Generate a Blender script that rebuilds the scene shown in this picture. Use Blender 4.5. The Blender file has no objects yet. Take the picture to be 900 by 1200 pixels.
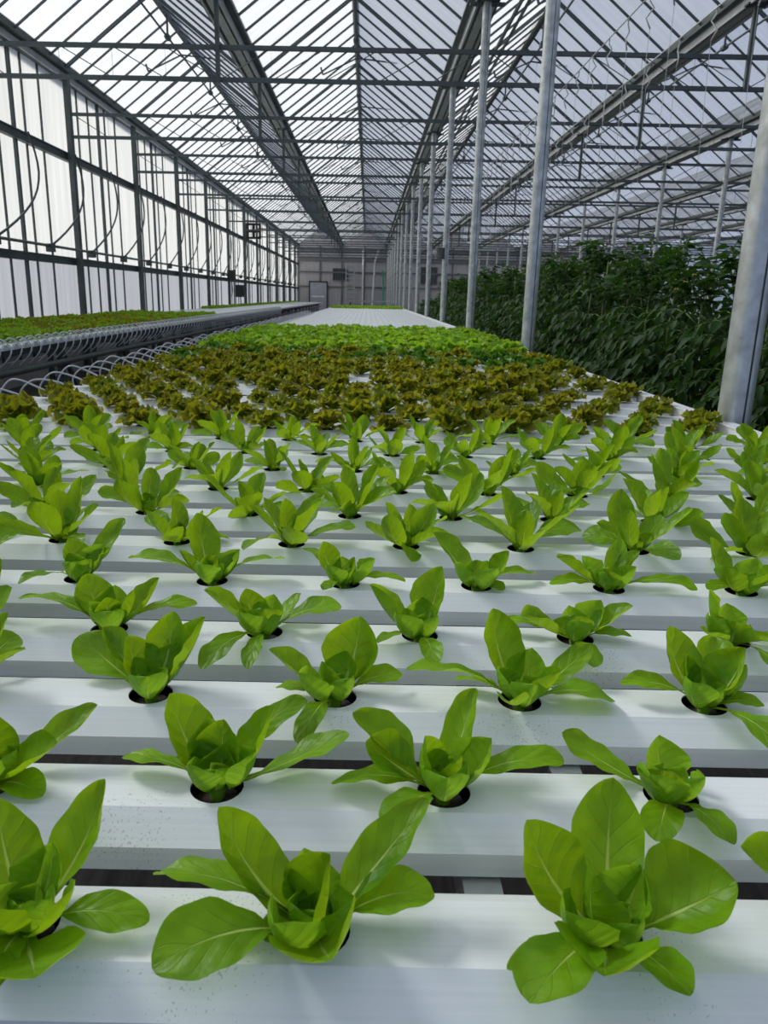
import bpy, math, random
from mathutils import Vector, Matrix
R = random.Random(7)
C = bpy.context.scene.collection
PI = math.pi
EYE = 1.35                      # camera height above the floor
TAB = EYE - .425                # top plane of the growing channels

# ------------------------------------------------------------ helpers
class MB:
    def __init__(s): s.v = []; s.f = []; s.m = []; s.uv = []; s.hasuv = False
    def quad_grid(s, pts, nu, nv, mat=0, uvs=None):
        b = len(s.v); s.v += pts
        for j in range(nv):
            for i in range(nu):
                a = b + j*(nu+1) + i
                s.f.append((a, a+1, a+nu+2, a+nu+1)); s.m.append(mat)
                if uvs:
                    k = j*(nu+1)+i
                    s.uv += [uvs[k], uvs[k+1], uvs[k+nu+2], uvs[k+nu+1]]
                else: s.uv += [(0, 0)]*4
    def face(s, pts, mat=0):
        b = len(s.v); s.v += pts; s.f.append(tuple(range(b, b+len(pts)))); s.m.append(mat); s.uv += [(0, 0)]*len(pts)
    def box(s, x0, x1, y0, y1, z0, z1, mat=0):
        b = len(s.v)
        s.v += [(x, y, z) for z in (z0, z1) for y in (y0, y1) for x in (x0, x1)]
        for q in ((0, 2, 3, 1), (4, 5, 7, 6), (0, 1, 5, 4), (2, 6, 7, 3), (0, 4, 6, 2), (1, 3, 7, 5)):
            s.f.append(tuple(b+i for i in q)); s.m.append(mat); s.uv += [(0, 0)]*4
    def bar(s, a, b, w, h=None, up=(0, 0, 1), mat=0):
        h = h or w; a = Vector(a); b = Vector(b); d = (b-a).normalized(); u = Vector(up)
        if abs(d.dot(u)) > .99: u = Vector((0, 1, 0))
        r = d.cross(u).normalized(); u = r.cross(d).normalized()
        k = len(s.v)
        for p in (a, b):
            for (i, j) in ((-1, -1), (1, -1), (1, 1), (-1, 1)): s.v.append(tuple(p + r*(i*w/2) + u*(j*h/2)))
        for q in ((0, 1, 2, 3), (7, 6, 5, 4), (0, 4, 5, 1), (1, 5, 6, 2), (2, 6, 7, 3), (3, 7, 4, 0)):
            s.f.append(tuple(k+i for i in q)); s.m.append(mat); s.uv += [(0, 0)]*4
    def tube(s, pts, r, n=8, mat=0, caps=True):
        pts = [Vector(p) for p in pts]; k0 = len(s.v); N = len(pts)
        ref = Vector((0, 0, 1))
        for i, p in enumerate(pts):
            d = (pts[min(i+1, N-1)] - pts[max(i-1, 0)]).normalized()
            if abs(d.dot(ref)) > .95: ref = Vector((0, 1, 0)) if abs(d.y) < .9 else Vector((1, 0, 0))
            a = d.cross(ref).normalized(); c = a.cross(d).normalized()
            rr = r[i] if isinstance(r, (list, tuple)) else r
            for k in range(n):
                t = 2*PI*k/n; s.v.append(tuple(p + a*(rr*math.cos(t)) + c*(rr*math.sin(t))))
        for i in range(N-1):
            for k in range(n):
                a = k0+i*n+k; b = k0+i*n+(k+1) % n
                s.f.append((a, b, b+n, a+n)); s.m.append(mat); s.uv += [(0, 0)]*4
        if caps:
            for base in (k0, k0+(N-1)*n):
                s.f.append(tuple(base+k for k in range(n))); s.m.append(mat); s.uv += [(0, 0)]*n
    def mesh(s, name, mats, smooth=False):
        me = bpy.data.meshes.new(name); me.from_pydata([tuple(v) for v in s.v], [], s.f)
        for m in mats: me.materials.append(m)
        me.polygons.foreach_set('material_index', s.m)
        if smooth: me.polygons.foreach_set('use_smooth', [True]*len(s.f))
        uvl = me.uv_layers.new(name='UVMap'); uvl.data.foreach_set('uv', [c for p in s.uv for c in p])
        me.update(); return me
def obj(name, me, parent=None, loc=None, rotz=0):
    o = bpy.data.objects.new(name, me); C.objects.link(o)
    if parent: o.parent = parent
    if loc: o.location = loc
    if rotz: o.rotation_euler = (0, 0, rotz)
    return o
def tag(o, label, cat, group=None, kind=None):
    o['label'] = label; o['category'] = cat
    if group: o['group'] = group
    if kind: o['kind'] = kind
    return o
def struct(o): o['kind'] = 'structure'; return o
def empty(name, loc=(0, 0, 0), rotz=0):
    o = obj(name, None, None, loc, rotz); o.empty_display_size = .1; return o
def kids(root): return [c for c in CH.get(root.name, [])]
CH = {}
def child(root, name, me, loc=None):
    o = obj(name, me, root, loc); CH.setdefault(root.name, []).append(o); return o
def dup(root, loc, rotz=0, scale=None):
    r = root.copy(); C.objects.link(r); r.location = loc; r.rotation_euler = (0, 0, rotz)
    if scale: r.scale = (scale,)*3
    for ch in kids(root):
        c = ch.copy(); C.objects.link(c); c.parent = r
        for g in kids(ch):
            d = g.copy(); C.objects.link(d); d.parent = c
    return r
ONES = 'zero first second third fourth fifth sixth seventh eighth ninth tenth eleventh twelfth thirteenth fourteenth fifteenth sixteenth seventeenth eighteenth nineteenth'.split()
TENS = {2: 'twent', 3: 'thirt', 4: 'fort', 5: 'fift', 6: 'sixt', 7: 'sevent', 8: 'eight', 9: 'ninet'}
def nth(n):
    if n >= 100: return ('hundredth' if n == 100 else 'hundred and ' + nth(n-100)) if n < 200 else 'two hundred and ' + nth(n-200)
    if n < 20: return ONES[n]
    return TENS[n//10] + ('ieth' if n % 10 == 0 else 'y-' + ONES[n % 10])

# ------------------------------------------------------------ materials
def nmat(name):
    m = bpy.data.materials.new(name); m.use_nodes = True; nt = m.node_tree
    for n in list(nt.nodes): nt.nodes.remove(n)
    out = nt.nodes.new('ShaderNodeOutputMaterial'); return m, nt, out
def N(nt, t, **kw):
    n = nt.nodes.new('ShaderNode'+t)
    for k, v in kw.items():
        if k in n.inputs: n.inputs[k].default_value = v
        else: setattr(n, k, v)
    return n
def plain(name, col, rough=.5, metal=0, var=.15, scale=8, bump=0, bscale=60, spec=.5, stretch=None):
    m, nt, out = nmat(name); L = nt.links.new
    p = N(nt, 'BsdfPrincipled'); p.inputs['Roughness'].default_value = rough; p.inputs['Metallic'].default_value = metal
    p.inputs['Specular IOR Level'].default_value = spec
    tc = N(nt, 'TexCoord'); mp = N(nt, 'Mapping'); mp.inputs['Scale'].default_value = stretch or (1, 1, 1)
    L(tc.outputs['Object'], mp.inputs[0])
    no = N(nt, 'TexNoise'); no.inputs['Scale'].default_value = scale; no.inputs['Detail'].default_value = 5
    L(mp.outputs[0], no.inputs['Vector'])
    cr = N(nt, 'ValToRGB'); L(no.outputs[0], cr.inputs[0])
    cr.color_ramp.elements[0].position = .3; cr.color_ramp.elements[1].position = .7
    cr.color_ramp.elements[0].color = tuple(c*(1-var) for c in col)+(1,); cr.color_ramp.elements[1].color = tuple(min(1, c*(1+var)) for c in col)+(1,)
    L(cr.outputs[0], p.inputs['Base Color'])
    if bump:
        n2 = N(nt, 'TexNoise'); n2.inputs['Scale'].default_value = bscale; L(mp.outputs[0], n2.inputs['Vector'])
        b = N(nt, 'Bump'); b.inputs['Strength'].default_value = bump; b.inputs['Distance'].default_value = .002
        L(n2.outputs[0], b.inputs['Height']); L(b.outputs[0], p.inputs['Normal'])
    L(p.outputs[0], out.inputs[0]); return m
def glazing(name, clear, tcol, clearcol=(.85, .9, 1)):
    m, nt, out = nmat(name); L = nt.links.new
    tr = N(nt, 'BsdfTransparent'); tr.inputs[0].default_value = clearcol+(1,)
    tl = N(nt, 'BsdfTranslucent'); df = N(nt, 'BsdfDiffuse')
    tc = N(nt, 'TexCoord'); mp = N(nt, 'Mapping'); mp.inputs['Scale'].default_value = (1, 6, .35); L(tc.outputs['Object'], mp.inputs[0])
    no = N(nt, 'TexNoise'); no.inputs['Scale'].default_value = 1.2; no.inputs['Detail'].default_value = 6; L(mp.outputs[0], no.inputs['Vector'])
    cr = N(nt, 'ValToRGB'); L(no.outputs[0], cr.inputs[0]); cr.color_ramp.elements[0].position = .3; cr.color_ramp.elements[1].position = .72
    cr.color_ramp.elements[0].color = tuple(c*.82 for c in tcol)+(1,); cr.color_ramp.elements[1].color = tcol+(1,)
    L(cr.outputs[0], tl.inputs[0]); df.inputs[0].default_value = (.5, .5, .5, 1)
    m1 = N(nt, 'MixShader'); m1.inputs[0].default_value = .12; L(tl.outputs[0], m1.inputs[1]); L(df.outputs[0], m1.inputs[2])
    m2 = N(nt, 'MixShader'); m2.inputs[0].default_value = clear; L(m1.outputs[0], m2.inputs[1]); L(tr.outputs[0], m2.inputs[2])
    L(m2.outputs[0], out.inputs[0]); return m
def leafmat(name, c1, c2, vein, trans, tfac, rough=.42, tip=None, veins=True, objvar=.0, nscale=25, rnd=None):
    m, nt, out = nmat(name); L = nt.links.new
    def mth(op, a, b=None, cl=False):
        n = N(nt, 'Math'); n.operation = op; n.use_clamp = cl
        for i, x in enumerate((a, b)):
            if x is None: continue
            if isinstance(x, (int, float)): n.inputs[i].default_value = x
            else: L(x, n.inputs[i])
        return n.outputs[0]
    tc = N(nt, 'TexCoord'); no = N(nt, 'TexNoise'); no.inputs['Scale'].default_value = nscale; no.inputs['Detail'].default_value = 3
    L(tc.outputs['Object'], no.inputs['Vector'])
    cr = N(nt, 'ValToRGB'); L(no.outputs[0], cr.inputs[0]); cr.color_ramp.elements[0].position = .35; cr.color_ramp.elements[1].position = .65
    cr.color_ramp.elements[0].color = c1+(1,); cr.color_ramp.elements[1].color = c2+(1,)
    col = cr.outputs[0]
    sx = N(nt, 'SeparateXYZ'); L(tc.outputs['UV'], sx.inputs[0]); u, v = sx.outputs[0], sx.outputs[1]
    au = mth('ABSOLUTE', mth('SUBTRACT', u, .5)); au2 = mth('MULTIPLY', au, 2)
    if tip:
        mx = N(nt, 'MixRGB'); mx.inputs[2].default_value = tip+(1,)
        f = mth('MULTIPLY', mth('POWER', v, 2.2), mth('ADD', mth('MULTIPLY', no.outputs[0], 1.6), -.05), True)
        L(f, mx.inputs[0]); L(col, mx.inputs[1]); col = mx.outputs[0]
    if rnd:
        oi = N(nt, 'ObjectInfo'); mx = N(nt, 'MixRGB'); mx.inputs[2].default_value = rnd+(1,)
        L(mth('MULTIPLY', mth('POWER', oi.outputs['Random'], 1.6), .75), mx.inputs[0]); L(col, mx.inputs[1]); col = mx.outputs[0]
    hgt = None
    if veins:
        rib = mth('SUBTRACT', mth('ADD', mth('MULTIPLY', mth('POWER', mth('SUBTRACT', 1.0, v), 1.5), .16), .008), au2)     # >0 on the midrib
        rib = mth('MULTIPLY', rib, 26, True)
        lines = mth('ABSOLUTE', mth('SUBTRACT', mth('FRACT', mth('SUBTRACT', mth('MULTIPLY', v, 6.0), mth('MULTIPLY', mth('POWER', au2, .8), 1.7))), .5))
        vl = mth('MULTIPLY', mth('MULTIPLY', mth('SUBTRACT', .05, lines), 18, True), mth('SUBTRACT', 1.0, au2), True)
        vv = mth('MAXIMUM', mth('MULTIPLY', rib, .85), mth('MULTIPLY', vl, .32))
        mx = N(nt, 'MixRGB'); mx.inputs[2].default_value = vein+(1,); L(vv, mx.inputs[0]); L(col, mx.inputs[1]); col = mx.outputs[0]
        hgt = mth('ADD', mth('MULTIPLY', mth('MAXIMUM', rib, vl), -.8), mth('MULTIPLY', lines, .45))
    p = N(nt, 'BsdfPrincipled'); p.inputs['Roughness'].default_value = rough; p.inputs['Specular IOR Level'].default_value = .26
    L(col, p.inputs['Base Color'])
    tl = N(nt, 'BsdfTranslucent')
    mt = N(nt, 'MixRGB'); mt.blend_type = 'MIX'; mt.inputs[0].default_value = .45; mt.inputs[1].default_value = trans+(1,); L(col, mt.inputs[2])
    L(mt.outputs[0], tl.inputs[0])
    if hgt is not None:
        n3 = N(nt, 'TexNoise'); n3.inputs['Scale'].default_value = 55; L(tc.outputs['Object'], n3.inputs['Vector'])
        bp = N(nt, 'Bump'); bp.inputs['Strength'].default_value = .6; bp.inputs['Distance'].default_value = .003
        L(mth('ADD', hgt, mth('MULTIPLY', n3.outputs[0], 1.5)), bp.inputs['Height']); L(bp.outputs[0], p.inputs['Normal']); L(bp.outputs[0], tl.inputs['Normal'])
    ms = N(nt, 'MixShader'); ms.inputs[0].default_value = tfac; L(p.outputs[0], ms.inputs[1]); L(tl.outputs[0], ms.inputs[2])
    L(ms.outputs[0], out.inputs[0]); return m

M = {}
M['steel'] = plain('galvanised_steel', (.50, .52, .505), .36, .6, .28, 14, .3, 120)
M['steel_dark'] = plain('weathered_steel', (.075, .092, .09), .55, .3, .2, 6)
M['alu'] = plain('glazing_bar_metal', (.075, .095, .098), .6, .1, .2, 6)
M['alu_light'] = plain('gutter_lip_metal', (.45, .47, .46), .5, .3, .15, 5)
M['rubber'] = plain('black_plastic', (.012, .012, .013), .5)
M['plug'] = plain('growing_plug_sponge', (.035, .022, .014), .95, 0, .5, 300)
M['hose'] = plain('clear_grey_tube', (.5, .53, .54), .25, 0, .1, 20)
M['endwall'] = plain('end_wall_panel', (.50, .47, .46), .8, 0, .10, 1.3, stretch=(5, 1, .4))
M['enddark'] = plain('end_wall_dark', (.03, .035, .04), .6)
M['endrail'] = plain('end_wall_rail', (.17, .17, .175), .6)
M['green_hose'] = plain('green_hose', (.02, .32, .16), .5)
M['white'] = plain('white_paint', (.8, .82, .82), .4, 0, .03, 5)
M['stem'] = plain('green_stem', (.10, .16, .03), .6)
M['stringm'] = plain('string', (.6, .6, .55), .8)
M['hookm'] = plain('hook_white_metal', (.6, .6, .58), .5, .2)
M['flower'] = plain('yellow_flower', (.75, .45, .02), .6)
M['roof'] = glazing('roof_glass', .52, (.84, .85, .83), (.92, .95, 1))
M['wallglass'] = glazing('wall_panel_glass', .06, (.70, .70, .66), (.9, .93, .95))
M['wallglass2'] = glazing('lower_wall_panel', .03, (.37, .38, .395), (.9, .93, .95))  # lower band is less lit; that dimness is put into its greyer colour
# white channel plastic with small grime specks and fine lengthwise streaks
def channel_mat():
    m, nt, out = nmat('white_channel_plastic'); L = nt.links.new
    p = N(nt, 'BsdfPrincipled'); p.inputs['Roughness'].default_value = .33; p.inputs['Specular IOR Level'].default_value = .45
    tc = N(nt, 'TexCoord'); oi = N(nt, 'ObjectInfo')
    ad = N(nt, 'VectorMath'); ad.operation = 'ADD'; sc = N(nt, 'VectorMath'); sc.operation = 'SCALE'; sc.inputs[0].default_value = (3, 7, 5)
    L(oi.outputs['Random'], sc.inputs['Scale']); L(tc.outputs['Object'], ad.inputs[0]); L(sc.outputs[0], ad.inputs[1])
    mp = N(nt, 'Mapping'); mp.inputs['Scale'].default_value = (1.5, 90, 90); L(ad.outputs[0], mp.inputs[0])
    st = N(nt, 'TexNoise'); st.inputs['Scale'].default_value = 3; st.inputs['Detail'].default_value = 6; L(mp.outputs[0], st.inputs['Vector'])
    c1 = N(nt, 'ValToRGB'); L(st.outputs[0], c1.inputs[0]); c1.color_ramp.elements[0].position = .25; c1.color_ramp.elements[1].position = .7
    c1.color_ramp.elements[0].color = (.68, .72, .705, 1); c1.color_ramp.elements[1].color = (.745, .78, .765, 1)
    sp = N(nt, 'TexNoise'); sp.inputs['Scale'].default_value = 420; sp.inputs['Detail'].default_value = 2; L(ad.outputs[0], sp.inputs['Vector'])
    big = N(nt, 'TexNoise'); big.inputs['Scale'].default_value = 5; L(ad.outputs[0], big.inputs['Vector'])
    mu = N(nt, 'Math'); mu.operation = 'MULTIPLY'; L(sp.outputs[0], mu.inputs[0]); L(big.outputs[0], mu.inputs[1])
    c2 = N(nt, 'ValToRGB'); L(mu.outputs[0], c2.inputs[0]); c2.color_ramp.elements[0].position = .42; c2.color_ramp.elements[1].position = .46
    c2.color_ramp.elements[0].color = (0, 0, 0, 1); c2.color_ramp.elements[1].color = (.5, .5, .5, 1)
    mx = N(nt, 'MixRGB'); mx.inputs[2].default_value = (.25, .26, .25, 1); L(c2.outputs[0], mx.inputs[0]); L(c1.outputs[0], mx.inputs[1])
    L(mx.outputs[0], p.inputs['Base Color'])
    b = N(nt, 'Bump'); b.inputs['Strength'].default_value = .12; b.inputs['Distance'].default_value = .001; L(st.outputs[0], b.inputs['Height']); L(b.outputs[0], p.inputs['Normal'])
    L(p.outputs[0], out.inputs[0]); return m
M['channel'] = channel_mat()
M['floor'] = plain('dark_ground_fabric', (.035, .028, .026), .85, 0, .5, 3, .5, 80, stretch=(14, 1, 1))
M['romaine'] = leafmat('romaine_leaf', (.065, .190, .002), (.155, .350, .004), (.52, .66, .18), (.58, .80, .015), .45)
M['romaine_far'] = leafmat('romaine_leaf_plain', (.065, .190, .002), (.150, .340, .004), (.36, .52, .06), (.58, .80, .015), .45)
M['heart'] = leafmat('romaine_heart_leaf', (.15, .35, .010), (.22, .44, .018), (.44, .60, .10), (.52, .76, .03), .45)
M['red'] = leafmat('red_frilled_leaf', (.065, .150, .007), (.15, .215, .010), (.2, .2, .05), (.60, .58, .02), .45, tip=(.185, .125, .010), veins=False, nscale=30, rnd=(.11, .20, .008))
M['bright'] = leafmat('bright_leaf', (.10, .28, .012), (.20, .42, .02), (.3, .5, .1), (.50, .80, .04), .5, veins=False, nscale=40, rnd=(.17, .22, .015))
M['darkgreen'] = leafmat('dark_green_leaf', (.03, .12, .006), (.07, .19, .010), (.2, .3, .1), (.22, .45, .02), .35, veins=False, nscale=40)
M['tomato'] = leafmat('tomato_leaf', (.011, .042, .007), (.024, .075, .011), (.08, .14, .05), (.09, .24, .012), .22, rough=.62, veins=False, nscale=6)

# ------------------------------------------------------------ camera
f = 900.; p_ = math.atan(253/900); yaw = -0.002; roll = .0193
cp, sp_ = math.cos(p_), math.sin(p_); cyw, syw = math.cos(yaw), math.sin(yaw)
F = Vector((syw*cp, cyw*cp, -sp_)); r_ = Vector((cyw, -syw, 0)); d_ = F.cross(r_)
cr_, sr_ = math.cos(roll), math.sin(roll)
RT = cr_*r_ - sr_*d_; DN = sr_*r_ + cr_*d_
def project(x, y, z):
    P = Vector((x, y, z-EYE)); c = P.dot(F)
    return (424+f*P.dot(RT)/c, 600+f*P.dot(DN)/c) if c > .05 else (-9999, -9999)
cam = bpy.data.cameras.new('camera'); co = bpy.data.objects.new('camera', cam); C.objects.link(co)
mw = Matrix((( RT.x, -DN.x, -F.x, 0), (RT.y, -DN.y, -F.y, 0), (RT.z, -DN.z, -F.z, EYE), (0, 0, 0, 1)))
co.matrix_world = mw
cam.sensor_fit = 'VERTICAL'; cam.sensor_height = 36; cam.lens = 27; cam.shift_x = 26/1200; cam.clip_start = .02; cam.clip_end = 300
cam.dof.use_dof = True; cam.dof.focus_distance = 1.15; cam.dof.aperture_fstop = 18.0
bpy.context.scene.camera = co

# ------------------------------------------------------------ world and sun
w = bpy.data.worlds.new('sky'); bpy.context.scene.world = w; w.use_nodes = True; nt = w.node_tree
bg = nt.nodes['Background']; tcw = nt.nodes.new('ShaderNodeTexCoord'); sxw = nt.nodes.new('ShaderNodeSeparateXYZ'); crw = nt.nodes.new('ShaderNodeValToRGB')
nt.links.new(tcw.outputs['Generated'], sxw.inputs[0]); nt.links.new(sxw.outputs[2], crw.inputs[0]); nt.links.new(crw.outputs[0], bg.inputs[0])
vd = nt.nodes.new('ShaderNodeVectorMath'); vd.operation = 'DOT_PRODUCT'; vd.inputs[1].default_value = Vector((-.62, .50, .60)).normalized(); nt.links.new(tcw.outputs['Generated'], vd.inputs[0]); nt.links.new(vd.outputs['Value'], crw.inputs[0])
e = crw.color_ramp.elements; e[0].position = .0; e[0].color = (.30, .385, .60, 1); e[1].position = .95; e[1].color = (.88, .89, .88, 1)
bg.inputs[1].default_value = .95
sun = bpy.data.lights.new('sun', 'SUN'); sun.energy = 5.2; sun.angle = math.radians(16); sun.color = (1, .97, .92)
so = bpy.data.objects.new('sun', sun); C.objects.link(so)
sd = Vector((-.62, .50, .60)).normalized()      # towards the sun: left, ahead, high
so.rotation_euler = sd.to_track_quat('Z', 'Y').to_euler(); so.location = (-8, 10, 12)
vs = bpy.context.scene.view_settings; vs.view_transform = 'Standard'; vs.look = 'None'; vs.exposure = -0.02; vs.gamma = 1; vs.use_curve_mapping = False
cy = bpy.context.scene.cycles; cy.max_bounces = 8; cy.transparent_max_bounces = 10; cy.diffuse_bounces = 4; cy.glossy_bounces = 2; cy.transmission_bounces = 6
cy.sample_clamp_indirect = 6; cy.use_denoising = True
# ------------------------------------------------------------ glasshouse shell
S = 3.7; Y0 = 2.75; YE = 58.0; YB = -3.0
ZG = EYE + 3.44; ZR = EYE + 4.6
G = [-5.1, -1.92, 1.32, 4.42, 7.5, 10.65, 13.8, 16.95, 20.1]
XL = -5.12
mb = MB(); mb.box(XL-.3, 20.5, YB, YE+.3, -.12, 0); struct(obj('floor', mb.mesh('floor', [M['floor']])))
# roof: each slope is one pane sheet with its glazing bars
def slope(x0, z0, x1, z1, step):
    root = struct(empty('ceiling', (0, 0, 0)))
    m = MB(); m.face([(x0, YB, z0), (x1, YB, z1), (x1, YE, z1), (x0, YE, z0)])
    child(root, 'glass_sheet', m.mesh('glass_sheet', [M['roof']]))
    m = MB(); nz = -.03
    m.bar((x0, 0, z0+nz), (x1, 0, z1+nz), .022, .03); thin = m.mesh('glazing_bar', [M['alu']])
    m = MB(); m.bar((x0, 0, z0-.05), (x1, 0, z1-.05), .045, .05); thick = m.mesh('rafter', [M['alu']])
    y = Y0+2*S-S*2; k = 0
    while y < YE-.1:
        if k % 6 == 0: child(root, 'rafter', thick, (0, y, 0))
        elif k % step == 0: child(root, 'glazing_bar', thin, (0, y, 0))
        y += S/6; k += 1
for i in range(len(G)-1):
    xm = (G[i]+G[i+1])/2; st = 1 if i < 4 else 2
    slope(G[i]+.1, ZG+.04, xm, ZR, st); slope(xm, ZR, G[i+1]-.1, ZG+.04, st)
    m = MB(); m.box(-.035, .035, YB, YE, -.09, .03); m.box(-.06, .06, YB, YE, .03, .045)
    tag(obj('ridge_beam', m.mesh('ridge_beam', [M['alu']]), None, (xm, 0, ZR)), 'dark metal ridge beam running along the %s roof peak from the left wall' % nth(i+1), 'beam', 'roof ridge beams', 'structure')
    # vent shaft under the ridge with bearing joints and push rods
    t = empty('vent_shaft', (xm+.02, 0, ZR-.42)); tag(t, 'thin dark roof vent drive shaft with joints, under the %s roof peak from the left' % nth(i+1), 'shaft', 'roof vent shafts')
    m = MB(); m.tube([(0, YB, 0), (0, YE-1, 0)], .018, 6); child(t, 'shaft', m.mesh('shaft', [M['steel_dark']]))
    m = MB(); m.tube([(0, -.06, 0), (0, .06, 0)], .05, 8); m.bar((0, 0, 0), (0, 0, .36), .03); jm = m.mesh('bearing', [M['steel_dark']])
    m = MB(); m.bar((0, 0, 0), (-.62, .0, -.28), .022); m.bar((-.62, 0, -.28), (-.66, 0, -.16), .03); m.bar((.0, 0, 0), (.75, .35, .02), .022); rm = m.mesh('push_rod', [M['steel_dark']])
    y = Y0+S
    while y < YE-2:
        child(t, 'bearing', jm, (0, y+.9, 0)); child(t, 'push_rod', rm, (0, y+1.9, 0)); y += S
# gutters between the roof bays
gp = [(-.15, .10), (-.15, .02), (-.085, -.10), (.085, -.10), (.15, .02), (.15, .10), (.135, .10), (.135, .03), (.075, -.085), (-.075, -.085), (-.135, .03), (-.135, .10)]
m = MB()
for a in range(len(gp)):
    b = (a+1) % len(gp); x0, z0 = gp[a]; x1, z1 = gp[b]
    m.face([(x0, YB, z0), (x1, YB, z1), (x1, YE, z1), (x0, YE, z0)])
for s in (-1, 1): m.box(s*.145-.045, s*.145+.045, YB, YE, -.03, .0); m.box(s*.10-.012, s*.10+.012, YB, YE, -.14, -.05, 1)
m.box(-.05, .05, YB, YE, -.125, -.11, 1)
gm = m.mesh('gutter', [M['steel_dark'], M['alu_light']])
for i, x in enumerate(G):
    tag(obj('roof_gutter', gm, None, (x, 0, ZG)), 'dark steel valley gutter under the roof glass, %s from the left wall' % nth(i+1), 'gutter', 'roof gutters', 'structure')

# side wall
wl = struct(empty('wall_left', (XL, 0, 0)))
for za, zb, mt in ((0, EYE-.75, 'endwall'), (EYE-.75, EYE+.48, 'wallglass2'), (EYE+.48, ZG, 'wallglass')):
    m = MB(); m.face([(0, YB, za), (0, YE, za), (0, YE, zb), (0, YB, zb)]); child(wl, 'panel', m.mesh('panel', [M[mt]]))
for z, h, nm in ((EYE+2.14, .13, 'upper_rail'), (EYE+.48, .12, 'lower_rail'), (ZG-.08, .1, 'top_rail'), (EYE-.75, .08, 'sill')):
    m = MB(); m.box(.01, .085, YB, YE, z-h/2, z+h/2); m.box(.085, .10, YB, YE, z-h/2, z-h/2+.02); m.box(.085, .10, YB, YE, z+h/2-.02, z+h/2)
    child(wl, nm, m.mesh(nm, [M['steel_dark']]))
m = MB(); m.box(.005, .05, -.03, .03, 0, ZG-.1); mu1 = m.mesh('mullion', [M['steel_dark']])
m = MB(); m.box(.005, .03, -.017, .017, 0, ZG-.1); mu2 = m.mesh('glazing_strip', [M['steel_dark']])
y = Y0; k = 0
while y < YE:
    if k % 4 == 0: pass
    elif k % 2 == 0: child(wl, 'mullion', mu1, (0, y, 0))
    else: child(wl, 'glazing_strip', mu2, (0, y+.12*((k % 4)-2), 0))
    if k % 4 in (1, 2) : child(wl, 'glazing_strip', mu2, (0, y+.42, 0))
    y += S/4; k += 1
m = MB(); m.box(0, .1, YB, YE, 0, .35); child(wl, 'footing', m.mesh('footing', [M['endwall']]))

# right far side wall and end wall
m = MB(); m.face([(20.3, YB, 0), (20.3, YE, 0), (20.3, YE, ZG), (20.3, YB, ZG)]); struct(obj('wall_right', m.mesh('wall_right', [M['wallglass']])))
we = struct(empty('wall_back', (0, YE, 0)))
m = MB(); m.box(XL, 20.3, 0, .12, 0, ZG)
for i in range(len(G)-1):
    xm = (G[i]+G[i+1])/2
    for yy in (0, .12): m.face([(G[i], yy, ZG), (G[i+1], yy, ZG), (xm, yy, ZR)])
child(we, 'panel', m.mesh('panel', [M['endwall']]))
for z, h in ((EYE+3.15, .16), (EYE+2.52, .3), (EYE+1.62, .10), (EYE+.62, .08)):
    m = MB(); m.box(XL+.05, 20.2, -.10, 0, z-h/2, z+h/2); child(we, 'rail', m.mesh('rail', [M['endrail']]))
m = MB(); m.box(-.06, .06, -.08, 0, 0, ZG); pm = m.mesh('end_post', [M['endrail']])
for i in range(9):
    for q in (0, .5):
        if G[i]+1.6*q*2 < 20.2: child(we, 'post', pm, (G[i]+1.6*q*2+.05, 0, 0))
# door, windows, ladder, pipes on the end wall
dr = struct(empty('door_1', (-3.58, YE-.12, 0)))
m = MB(); m.box(-.6, .6, -.04, 0, 0, 2.25); dp = child(dr, 'door_panel', m.mesh('door_panel', [plain('door_grey', (.45, .45, .46), .6)]))
m = MB()
m.box(-.68, -.6, -.07, 0, 0, 2.33); m.box(.6, .68, -.07, 0, 0, 2.33); m.box(-.68, .68, -.07, 0, 2.25, 2.33); child(dr, 'door_frame', m.mesh('door_frame', [M['enddark']]))
m = MB(); m.box(-.45, .45, -.06, -.04, 1.2, 1.32); child(dp, 'cross_bar', m.mesh('cross_bar', [M['white']]))
def end_window(n, x0, x1, z0, z1):
    wd = struct(empty('window_%d' % n, ((x0+x1)/2, YE-.03, z0))); hw = (x1-x0)/2; h = z1-z0
    m = MB(); m.box(-hw, hw, -.06, .0, 0, h); child(wd, 'pane', m.mesh('pane', [M['enddark']]))
    m = MB()
    for a, b in ((-hw-.05, -hw), (hw, hw+.05)): m.box(a, b, -.09, 0, -.05, h+.05)
    for a, b in ((-.05, 0), (h, h+.05)): m.box(-hw, hw, -.09, 0, a, b)
    for k in range(1, 6): m.box(-hw+2*hw*k/6-.015, -hw+2*hw*k/6+.015, -.08, -.06, 0, h)
    child(wd, 'window_frame', m.mesh('window_frame', [M['endrail']]))
end_window(1, -2.5, -1.5, EYE+1.1, EYE+1.85)
end_window(2, 3.85, 4.35, EYE+.95, EYE+2.05)
end_window(3, 4.55, 4.95, EYE+.95, EYE+2.05)
t = empty('ladder', (-1.28, YE-.35, 0)); tag(t, 'tall grey ladder standing against the end wall right of the small dark window', 'ladder')
m = MB(); m.bar((-.3, 0, 0), (-.3, .15, 3.6), .06); child(t, 'rail', m.mesh('rail', [M['steel']]))
m = MB(); m.bar((.3, 0, 0), (.3, .15, 3.6), .06); child(t, 'rail', m.mesh('rail', [M['steel']]))
m = MB(); m.bar((-.3, 0, 0), (.3, 0, 0), .05); rg = m.mesh('rung', [M['steel']])
for k in range(11): child(t, 'rung', rg, (0, .014*k, .3+.32*k))
def pipe(name, pts, r, mat, label, cat='pipe', group=None):
    m = MB(); m.tube(pts, r, 8); return tag(obj(name, m.mesh(name, [mat], True)), label, cat, group)
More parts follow.
